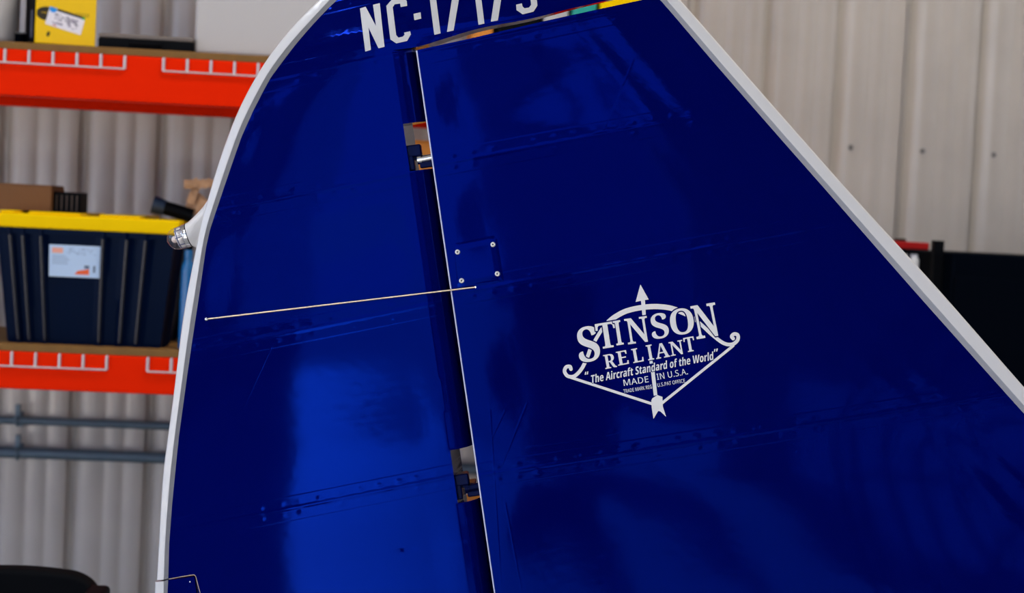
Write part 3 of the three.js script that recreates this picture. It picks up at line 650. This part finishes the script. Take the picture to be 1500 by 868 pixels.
// fabric relief: tapes with pinked edges, rib lacing, fine waviness
function reliefTexture(ribs, w, extra) {
  const N = 1536, data = new Float32Array(N * N);
  for (let j = 0; j < N; j++) for (let i = 0; i < N; i++) {
    const u = UVB.x + (i + 0.5) / N * UVB.s, v = UVB.y + (j + 0.5) / N * UVB.s;
    let h = 0;
    for (const r of ribs) {
      const c = Math.hypot(1, r.k), d = (v - r.v0 - r.k * u) / c;
      if (Math.abs(d) > 0.04) continue;
      const along = u * c, pink = 0.0012 * Math.abs(((along / 0.0032) % 1 + 1) % 1 - 0.5) * 2;
      h += 0.10 * smoothstep(0.0205 + pink - Math.abs(d), 0, 0.0012);
      h += 0.27 * Math.exp(-((d / 0.0032) ** 2)) * (0.7 + 0.6 * nz(along * 60 + 9, r.v0 * 50));
      const k = Math.round(along / 0.034), du = along - k * 0.034, jit = 0.006 * (nz(k * 3.7 + 5, r.v0 * 91) - 0.5);
      for (const s of [-1, 1]) h += 0.26 * nz(k * 5.3 + s, r.v0 * 37 + 4) * Math.exp(-(((du - jit) / 0.006) ** 2) - (((d - s * 0.009) / 0.0045) ** 2));
    }
    h += 0.10 * fbm(u * 9 + 20, v * 9 + 20) + 0.012 * nz(u * 90, v * 90) + (extra ? extra(u, v) : 0);
    data[j * N + i] = h;
  }
  const t = new THREE.DataTexture(data, N, N, THREE.RedFormat, THREE.FloatType);
  t.magFilter = THREE.LinearFilter; t.wrapS = t.wrapT = THREE.ClampToEdgeWrapping; t.needsUpdate = true;
  return t;
}
const seamLine = (a, b, hgt) => { const p = loc(...a, 0.04), q = loc(...b, 0.04), d = q.clone().sub(p), L = d.length(); d.divideScalar(L); return (u, v) => { const x = (u - p.x) * d.x + (v - p.y) * d.y, y = (u - p.x) * -d.y + (v - p.y) * d.x; return x < 0 || x > L || Math.abs(y) > 0.004 ? 0 : hgt * Math.exp(-((y / 0.0009) ** 2)); }; };
const finSeams = [seamLine([735, 682], [772, 590], 0.05), seamLine([712, 660], [740, 600], 0.04), seamLine([718, 600], [735, 868], 0.05), seamLine([740, 735], [765, 868], 0.05), seamLine([885, 190], [930, 85], 0.05), seamLine([770, 655], [905, 634], 0.04)];
const rudSeams = [seamLine([325, 660], [400, 500], 0.05), seamLine([300, 690], [345, 590], 0.03)];
const reliefK = 0.001;
const finPaint = paint({ bumpMap: reliefTexture(finRibs, 0.04, (u, v) => finSeams.reduce((s, f) => s + f(u, v), 0)), bumpScale: reliefK });
const rudPaint = paint({ bumpMap: reliefTexture(rudRibs, 0.03, (u, v) => rudSeams.reduce((s, f) => s + f(u, v), 0)), bumpScale: reliefK });

// ---- fin
const finTopV = (u) => { const i = finTop.findIndex((p, k) => k === finTop.length - 2 || finTop[k + 1].x >= u), a = finTop[i], b = finTop[i + 1]; return lerp(a.y, b.y, (u - a.x) / (b.x - a.x)); };
{
  const rows = [], NR = 190, NC = 110;
  const topEnd = finTop.at(-1), leV0 = finIn.at(-1).y;
  for (let i = 0; i <= NR; i++) {
    const t = i / NR, v = lerp(vBot, vTop0, t), vr = lerp(leV0 + 0.005, topEnd.y, t), front = [], back = [], xr = xAtV(finIn, vr);
    for (let j = 0; j <= NC; j++) {
      const s = j / NC, u = lerp(0, xr, s); let y = lerp(v, vr, s);
      if (i === NR) y = finTopV(u); else if (t > 0.75) y += (finTopV(u) - lerp(vTop0, topEnd.y, s)) * smoothstep(t, 0.75, 1);
      const w = finW(u, y);
      front.push(V3(u, y, w)); back.push(V3(u, y, -w));
    }
    // rounded lip into the cove that takes the rudder nose
    const T = front[0].z, lip = []; for (let k = 0; k <= 8; k++) { const a = k / 8; lip.push(V3(0.004 - 0.004 * Math.cos((a - 0.5) * Math.PI) * 0 + 0.010 * Math.sin(a * Math.PI), front[0].y, lerp(-T, T, a))); }
    rows.push([...back.reverse(), ...lip, ...front]);
  }
  // close the top edge
  const last = rows.at(-1), caps = [last, last.map((p) => V3(p.x, p.y, 0))];
  const g = merged([skin(rows), skin(caps)]);
  const fin = mesh('fin', toCreasedNormals(g, 38 * R), finPaint, tail);
  // glint along the rear edge of the fin, painted as a thin pale strip
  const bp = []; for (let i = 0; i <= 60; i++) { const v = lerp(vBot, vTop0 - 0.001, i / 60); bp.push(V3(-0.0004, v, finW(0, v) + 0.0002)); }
  mesh('edge_highlight', new THREE.TubeGeometry(new THREE.CatmullRomCurve3(bp), 120, 0.0013, 8), M.edgeGlint, fin).userData.label = 'thin pale painted highlight on the rear edge of the fin';
  // access plate and its four screws
  const quad = [[661.5, 355], [729, 341], [741, 414], [668.5, 427]].map(([x, y]) => loc(x, y, 0.046)), pr = [];
  for (let i = 0; i <= 10; i++) { const r = []; for (let j = 0; j <= 10; j++) { const a = quad[3].clone().lerp(quad[2], j / 10), b = quad[0].clone().lerp(quad[1], j / 10), q = a.lerp(b, i / 10), edge = i === 0 || j === 0 || i === 10 || j === 10; r.push(V3(q.x, q.y, finW(q.x, q.y) + (edge ? -0.0005 : 0.0011))); } pr.push(r); }
  const plate = mesh('access_plate', skin(pr), M.paint, fin);
  for (const [x, y] of [[670, 369], [722, 358], [676, 411], [728.5, 401]]) {
    const q = loc(x, y, 0.046), z = finW(q.x, q.y) + 0.001;
    const s = mesh('screw', new THREE.LatheGeometry([[0, 0.0006], [0.0012, 0.0006], [0.0014, 0.0024], [0.003, 0.0024], [0.0042, 0.0012], [0.0044, 0]].map(([a, b]) => V2(a, b)), 24).rotateX(Math.PI / 2), M.screwWhite, fin);
    s.position.set(q.x, q.y, z);
    const hole = mesh('screw_recess', cyl(0.0013, 0.0013, 0.0012, 8).rotateX(Math.PI / 2), M.gapDark, fin); hole.position.set(q.x, q.y, z + 0.0012);
  }
  // emblem printed on the fabric
  const emblem = emblemTexture(), er = [];
  for (let i = 0; i <= 24; i++) { const r = []; for (let j = 0; j <= 32; j++) { const cx = 150 + 1020 * j / 32, cy = 815 - 765 * i / 24, q = loc(780 + cx / 3.774, 400 + cy / 3.774, finW0); r.push(V3(q.x, q.y, finW(q.x, q.y) + 0.0007)); } er.push(r); }
  const eg = skin(er), eu = eg.attributes.uv; for (let i = 0; i <= 24; i++) for (let j = 0; j <= 32; j++) eu.setXY(i * 33 + j, j / 32, i / 24);
  const em = mesh('emblem', eg, std([0.80, 0.78, 0.74], 0.4, 0, { alphaMap: emblem, transparent: true }), fin);
  em.userData.label = 'pale bow and arrow emblem reading STINSON RELIANT'; em.castShadow = false;
}
// ---- white edging: sweeps a rounded cap with a bevelled inner side between an outer and an inner line
function edging(outer, inner, n, crest, white) {
  const O = smooth(outer, n), I = smooth(inner, n), rows = [], front = [], back = [];
  for (let i = 0; i <= n; i++) {
    const at = ([f, h]) => { const p = O[i].clone().lerp(I[i], f); return V3(p.x, p.y, h * crest); };
    const half = [[0, 0], [0.015, 0.45], [0.06, 0.75], [0.14, 0.93], [0.3, 1], [white * 0.6, 1.06], [white - 0.02, 1.1], [white, 1.08], [white + 0.004, 0.9]].map(at);
    const bevel = [[white - 0.002, 1.0], [white + 0.02, 1.02], [white + 0.04, 0.98], [1.02, EB * 0.85 / crest]].map(at), flip = (l) => l.slice().reverse().map((p) => V3(p.x, p.y, -p.z));
    rows.push([...flip(half.slice(1)), ...half]); front.push(bevel); back.push(flip(bevel));
  }
  const cap = (r) => { const c = V3(); r.forEach((p) => c.add(p)); c.divideScalar(r.length); return [r, r.map(() => c.clone())]; };
  return [toCreasedNormals(merged([skin(rows), skin(cap(rows[0])), skin(cap(rows.at(-1)))]), 24 * R), toCreasedNormals(merged([skin(front), skin(back)]), 24 * R)];
}
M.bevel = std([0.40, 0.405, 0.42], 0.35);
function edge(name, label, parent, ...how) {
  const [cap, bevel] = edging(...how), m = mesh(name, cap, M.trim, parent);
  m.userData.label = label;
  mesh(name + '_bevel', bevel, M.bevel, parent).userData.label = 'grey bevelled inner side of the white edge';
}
const fin = tail.children.find((c) => c.name === 'fin');
edge('leading_edge', 'white leading edge strip', fin, finOut, finIn, 80, 0.017, 0.74);

// ---- rudder
const tabV = loc(265, 845, 0.012).y, tabX = loc(288, 855, 0.012).x;
const notches = [[loc(612, 249, 0.04).y, loc(612, 178, 0.04).y], [loc(680, 735, 0.04).y, loc(680, 656, 0.04).y]];
{
  const NF = 84, NN = 18;
  const profile = (Lx, y, cut) => {
    const front = [], T = rudT(y);
    const end = cut ? -0.0405 : uH;
    for (let j = 0; j <= NF; j++) { const u = lerp(Lx, end, j / NF); front.push(V3(u, y, rudW(u, y))); }
    const nose = []; for (let k = 1; k < NN; k++) { const a = (0.5 - k / NN) * Math.PI; nose.push(cut ? V3(end + 0.013 * (k / NN), y, lerp(T, -T, k / NN)) : V3(uH + NOSE * Math.cos(a), y, T * Math.sin(a))); }
    return [...front, ...nose, ...front.slice().reverse().map((p) => V3(p.x, p.y, -p.z))];
  };
  const ys = []; for (let i = 0; i <= 190; i++) ys.push(lerp(vBot, vRud0 - 0.0015, i / 190));
  const marks = [tabV, ...notches.flat()];
  const all = [...ys.filter((y) => marks.every((m) => Math.abs(y - m) > 0.002)), ...marks.flatMap((m) => [m - 1e-5, m + 1e-5])].sort((a, b) => a - b);
  const rows = all.map((y) => profile(y < tabV ? tabX : xAtV(rudIn, y), y, notches.some(([a, b]) => y > a && y < b)));
  // the balance horn that reaches forward over the fin
  const leftUp = smooth([V2(xAtV(rudIn, vRud0), vRud0), ...rudIn.filter((p) => p.y > vRud0 + 0.004).reverse(), ...hornIn.slice(1)], 120), low = smooth([V2(uH, vRud0), ...hornLow], 120), horn = [];
  const away = (p) => { let m = 9; for (let i = 0; i < leftUp.length - 1; i++) { const a = leftUp[i], b = leftUp[i + 1], dx = b.x - a.x, dy = b.y - a.y, k = clamp(((p.x - a.x) * dx + (p.y - a.y) * dy) / (dx * dx + dy * dy), 0, 1); m = Math.min(m, Math.hypot(p.x - a.x - k * dx, p.y - a.y - k * dy)); } return m; };
  const full = away(V2(uH, vRud0)), tipX = low.at(-1).x;
  const hornSkin = (p) => {
    const x = clamp(away(p) / full, 0, 1), back = 1 - smoothstep(p.x, uH - 0.03, tipX + 0.05), w = EB + (rudT(vRud0) - EB) * (1 - (1 - x) ** 1.35) * back;
    return p.x < uH ? lerp(rudW(p.x, p.y), w, smoothstep(p.y, vRud0, vRud0 + 0.07)) : lerp(EB + (rudT(vRud0) - EB) * back, w, smoothstep(p.y, vRud0, vRud0 + 0.07));
  };
  for (let i = 0; i <= 120; i++) {
    const t = i / 120, L = leftUp[i], Rr = low[i], front = [];
    for (let j = 0; j <= NF; j++) { const p = L.clone().lerp(Rr, j / NF); front.push(V3(p.x, p.y, hornSkin(p))); }
    const TR = front.at(-1).z;
    const nose = []; for (let k = 1; k < NN; k++) nose.push(V3(Rr.x, Rr.y, lerp(TR, -TR, k / NN)));
    horn.push([...front, ...nose, ...front.slice().reverse().map((p) => V3(p.x, p.y, -p.z))]);
  }
  const join = [rows.at(-1), horn[0]];
  const g = merged([skin(rows), skin(join), skin(horn)]);
  const rud = mesh('rudder', toCreasedNormals(g, 38 * R), rudPaint, tail);
  edge('trailing_edge', 'white trailing edge strip', rud, [...hornOut.slice(1).reverse(), ...rudOut], [...hornIn.slice(1).reverse(), ...rudIn.filter((p) => p.y > tabV + 0.003), V2(xAtV(rudIn, tabV), tabV)], 220, 0.0115, 0.68);
  // trim tab at the foot
  const tr = [];
  for (let i = 0; i <= 40; i++) { const y = lerp(vBot, tabV - 0.0025, i / 40), f = []; for (let j = 0; j <= 20; j++) { const u = lerp(xAtV(rudIn, y), tabX - 0.0025, j / 20); f.push(V3(u, y, rudW(u, y) + 0.0004)); } tr.push([...f, ...f.slice().reverse().map((p) => V3(p.x, p.y, -p.z))]); }
  const tl = tr.at(-1), tab = mesh('trim_tab', toCreasedNormals(merged([skin(tr), skin([tl, tl.map((p) => V3(p.x, p.y, 0))])]), 38 * R), M.paint, rud);
  const to = lineOf([[227.5, 851], [226, 900], [225, 1000], [225, 1060]], 0.003), ti = [tabV - 0.0025, 1.0, 0.93, vBot].map((y) => V2(xAtV(rudIn, y), y));
  edge('tab_edge', 'white trailing edge of the trim tab', rud, to, ti, 30, 0.0115, 0.72);
  const tl1 = [[247, 848.5], [266, 844.5], [284, 841.5], [286.5, 844], [293, 868], [299, 895]].map(([x, y]) => { const q = loc(x, y, 0.012); return V3(q.x, q.y, rudW(q.x, q.y) + 0.0002); });
  mesh('tab_outline', new THREE.TubeGeometry(new THREE.CatmullRomCurve3(tl1, false, 'catmullrom', 0.1), 40, 0.0007, 6), M.brass, rud);
  { const q = loc(278, 852, 0.012); const s = mesh('rivet', new THREE.SphereGeometry(0.0016, 12, 8), M.chrome, rud); s.position.set(q.x, q.y, rudW(q.x, q.y) + 0.0004); }
  // hinge fittings inside the two openings
  for (const [k, [a, b]] of notches.entries()) {
    const c = lerp(a, b, 0.22), br = subgroup('hinge_bracket', rud);
    mesh('clevis', merged([rbox(0.026, 0.020, 0.034, 0.003, -0.030, c + 0.016, 0.012), rbox(0.010, 0.026, 0.034, 0.003, -0.036, c - 0.004, 0.012), rbox(0.03, 0.006, 0.05, 0.002, -0.022, c + 0.004, -0.006)]), M.hingeBlue, br);
    mesh('hinge_arm', merged([rod(V3(-0.020, c, 0.022), V3(0.004, c + 0.001, 0.022), 0.0062, 16), rod(V3(-0.026, c, 0.022), V3(-0.019, c, 0.022), 0.009, 6)]), k ? M.hingeBlue : M.chrome, br);
    mesh('hinge_lug', rbox(0.026, 0.010, 0.02, 0.003, -0.010, c - 0.010, 0.018), M.hingeBlue, br);
  }
  // registration characters
  const glyphs = {
    N: [[526.7, 11.7], [535, 9], [551, 38.4], [546, 6.4], [556, 4], [564, 69.3], [555, 71.5], [540, 40.5], [544, 73.6], [535.6, 76]],
    C: [[565.7, 8.5], [573.6, -1], [589.6, -5], [595.6, 1], [596.5, 8.5], [587, 10.4], [586, 5], [578, 6.2], [575.3, 10.5], [581, 52.3], [584.3, 56], [590.7, 54.4], [593.2, 51.8], [592.4, 48.6], [601.3, 46.5], [602.4, 51.2], [597, 60.8], [581, 64.4], [572.5, 58.7]],
    dot: [[606, 20.7], [616.3, 18.3], [617.3, 27.8], [607.3, 30.3]],
    one: [[636.5, 51.8], [645.7, 49.5], [636, -23], [629, -21], [621, -13], [622.5, -3], [628.6, -8]],
    seven: [[655, 47.4], [664.7, 45.2], [675.5, -20], [674, -32], [643, -25], [644.5, -14.5], [664.5, -19]],
    one2: [[701, 36.7], [709.7, 34.8], [700.5, -38], [693.5, -36.5], [686, -28], [687.5, -18], [693.4, -23]],
    seven2: [[719, 32], [729.3, 30], [739.5, -35], [738, -47], [707, -40], [708.5, -30], [728.5, -34]],
    five: [[756, 6.4], [764.5, 4.3], [765.4, 9], [768.4, 11.7], [775, 10.5], [778, 6.4], [775.5, -14], [772, -17], [764, -15.5], [762.5, -11], [754, -9], [749, -50], [775, -56], [776.5, -46.5], [759.5, -42.5], [761.5, -24], [776, -27.5], [784, -20], [787.4, 7.5], [781.6, 16.6], [765.6, 20.7], [756.6, 14.5]],
  };
  const split = (a, b, c, out) => {                       // fine triangles, so that the print lies on the curved skin
    const L = [a.distanceTo(b), b.distanceTo(c), c.distanceTo(a)], m = Math.max(...L);
    if (m < 0.006) return out.push(a, b, c);
    const k = L.indexOf(m), [p, q, r] = k === 0 ? [a, b, c] : k === 1 ? [b, c, a] : [c, a, b], h = p.clone().add(q).multiplyScalar(0.5);
    split(p, h, r, out); split(h, q, r, out);
  };
  for (const [name, pts] of Object.entries(glyphs)) {
    const flat = pts.map(([x, y]) => loc(x, y, 0.024)), g1 = new THREE.ShapeGeometry(new THREE.Shape(flat)).toNonIndexed(), p1 = g1.attributes.position, tri = [];
    for (let i = 0; i < p1.count; i += 3) split(...[0, 1, 2].map((k) => V2(p1.getX(i + k), p1.getY(i + k))), tri);
    const g0 = new THREE.BufferGeometry();
    g0.setAttribute('position', new THREE.Float32BufferAttribute(tri.flatMap((p) => [p.x, p.y, (p.y > vRud0 ? hornSkin(p) : rudW(p.x, p.y)) + 0.0008]), 3));
    g0.computeVertexNormals();
    mesh('registration_character', g0, M.decal, rud);
  }
  // tail light on its white fairing
  const light = subgroup('tail_light', rud);
  const st = [[[308, 284], [290, 380], 0.008], [[303.5, 293], [288.8, 368], 0.0095], [[297, 302.5], [287.6, 363.5], 0.0115], [[288, 312.5], [286.2, 362.3], 0.0145], [[280.5, 320], [284.6, 361.6], 0.018], [[274.5, 325.2], [283, 361], 0.0205], [[271, 327], [282, 360.5], 0.0208]];
  const fr = st.map(([a, b, h]) => { const A = loc(...a, 0.004), B = loc(...b, 0.004), c = A.clone().add(B).multiplyScalar(0.5), e = A.clone().sub(c), r = []; for (let k = 0; k <= 40; k++) { const q = k / 40 * 2 * Math.PI; r.push(V3(c.x + e.x * Math.cos(q), c.y + e.y * Math.cos(q), h * Math.sin(q))); } return r; });
  mesh('fairing', toCreasedNormals(merged([skin(fr.reverse()), skin([fr[0], fr[0].map(() => { const A = loc(271, 327), B = loc(282, 360.5); return V3((A.x + B.x) / 2, (A.y + B.y) / 2, 0); })])]), 40 * R), M.trim, light).userData.label = 'white fairing';
  const A = loc(271, 327, 0.004), B = loc(282, 360.5, 0.004), rr = A.distanceTo(B) / 2, c = A.clone().add(B).multiplyScalar(0.5), ax = V2(A.y - B.y, B.x - A.x).normalize(); if (ax.x > 0) ax.negate();
  const put = (m) => { m.position.set(c.x, c.y, 0); m.quaternion.setFromUnitVectors(V3(0, 1, 0), V3(ax.x, ax.y, 0)); return m; };
  const lathe = (list, n = 40) => new THREE.LatheGeometry(list.map(([x, y]) => V2(x * rr, y * rr)), n);
  put(mesh('gasket', lathe([[0.5, -0.02], [1.0, -0.02], [1.03, 0.02], [1.0, 0.07], [0.5, 0.07]]), M.black, light));
  put(mesh('ring', lathe([[0.9, 0.06], [0.985, 0.06], [1.0, 0.09], [0.99, 0.38], [0.96, 0.42], [0.9, 0.42]]), M.chrome, light)).userData.label = 'chrome ring';
  put(mesh('lens', lathe([[0.96, 0.42], [0.955, 0.9], [0.9, 1.2], [0.78, 1.48], [0.6, 1.68], [0.36, 1.82], [0.12, 1.88], [0.06, 1.93], [0, 1.94]]), std([0.97, 0.97, 0.98], 0.03, 0, { transmission: 1, thickness: 0, ior: 1.5 }), light)).userData.label = 'clear domed lens';
  put(mesh('reflector', lathe([[0, 0.3], [0.86, 0.34], [0.84, 0.95], [0.8, 1.02], [0, 1.02]]), std([0.85, 0.82, 0.80], 0.25, 0.4), light));
  const bars = []; for (let k = 0; k < 8; k++) { const q = k * Math.PI / 4; bars.push(rod(V3(Math.cos(q) * 0.87 * rr, 0.42 * rr, Math.sin(q) * 0.87 * rr), V3(Math.cos(q) * 0.83 * rr, 1.05 * rr, Math.sin(q) * 0.83 * rr), 0.0009, 8)); }
  put(mesh('socket', merged([...bars, new THREE.TorusGeometry(0.85 * rr, 0.0009, 8, 40).rotateX(Math.PI / 2).translate(0, 0.9 * rr, 0)]), std([0.10, 0.11, 0.2], 0.3, 0.4), light));
  put(mesh('bulb', new THREE.SphereGeometry(0.3 * rr, 20, 14).translate(0, 1.25 * rr, 0), std([0.75, 0.6, 0.5], 0.1), light));
  // slim rod across the hinge line
  const a = loc(303, 467, 0.02), b = loc(696, 420.5, 0.05);
  const rodp = mesh('control_rod', merged([rod(V3(a.x, a.y, rudW(a.x, a.y) + 0.013), V3(b.x, b.y, finW(b.x, b.y) + 0.007), 0.0017, 12)]), M.brass, tail);
  mesh('rod_end', merged([new THREE.SphereGeometry(0.0036, 16, 12).translate(a.x, a.y, rudW(a.x, a.y) + 0.013), rod(V3(a.x, a.y, rudW(a.x, a.y) - 0.002), V3(a.x, a.y, rudW(a.x, a.y) + 0.013), 0.0018), rod(V3(b.x, b.y, finW(b.x, b.y) - 0.002), V3(b.x, b.y, finW(b.x, b.y) + 0.007), 0.0018)]), M.chrome, rodp);
}
// ---- the rear fuselage and tail wheel that carry the fin, below the picture
{
  const rows = [], st = [[-0.12, 0.80, 0.05, 0.03], [0.0, 0.76, 0.10, 0.055], [0.3, 0.70, 0.14, 0.10], [0.9, 0.60, 0.21, 0.18], [1.6, 0.52, 0.29, 0.27], [2.3, 0.46, 0.36, 0.36]];
  const c = new THREE.CatmullRomCurve3(st.map(([x, y]) => V3(x, y, 0))), rad = new THREE.CatmullRomCurve3(st.map(([, , a, b]) => V3(a, b, 0)));
  for (let i = 0; i <= 40; i++) { const p = c.getPoint(i / 40), r = rad.getPoint(i / 40), row = []; for (let k = 0; k <= 40; k++) { const q = k / 40 * 2 * Math.PI; row.push(V3(p.x, p.y + r.x * Math.cos(q), r.y * Math.sin(q))); } rows.push(row); }
  const cap = (r, p) => [r, r.map(() => V3(p[0], p[1], 0))];
  mesh('fuselage', toCreasedNormals(merged([skin(rows), skin(cap(rows[0], st[0])), skin(cap(rows.at(-1), st.at(-1)))]), 50 * R), M.paint, tail);
  const fl = (u) => -u * ex.y / ey.y;                      // the floor in local axes
  const wy = fl(0.12) + 0.105, wheel = subgroup('tail_wheel', tail);
  const tire = new THREE.TorusGeometry(0.072, 0.03, 16, 40); tire.translate(0.12, wy, 0);
  mesh('tire', tire, M.rubber, wheel);
  mesh('hub', cyl(0.05, 0.05, 0.03, 28).rotateX(Math.PI / 2).translate(0.12, wy, 0), M.chrome, wheel);
  mesh('strut', merged([rod(V3(0.12, wy, 0.045), V3(0.24, 0.63, 0.03), 0.014), rod(V3(0.12, wy, -0.045), V3(0.24, 0.63, -0.03), 0.014), rod(V3(0.12, wy, -0.05), V3(0.12, wy, 0.05), 0.01)]), M.steel, wheel);
}
renderer.render(scene, camera);
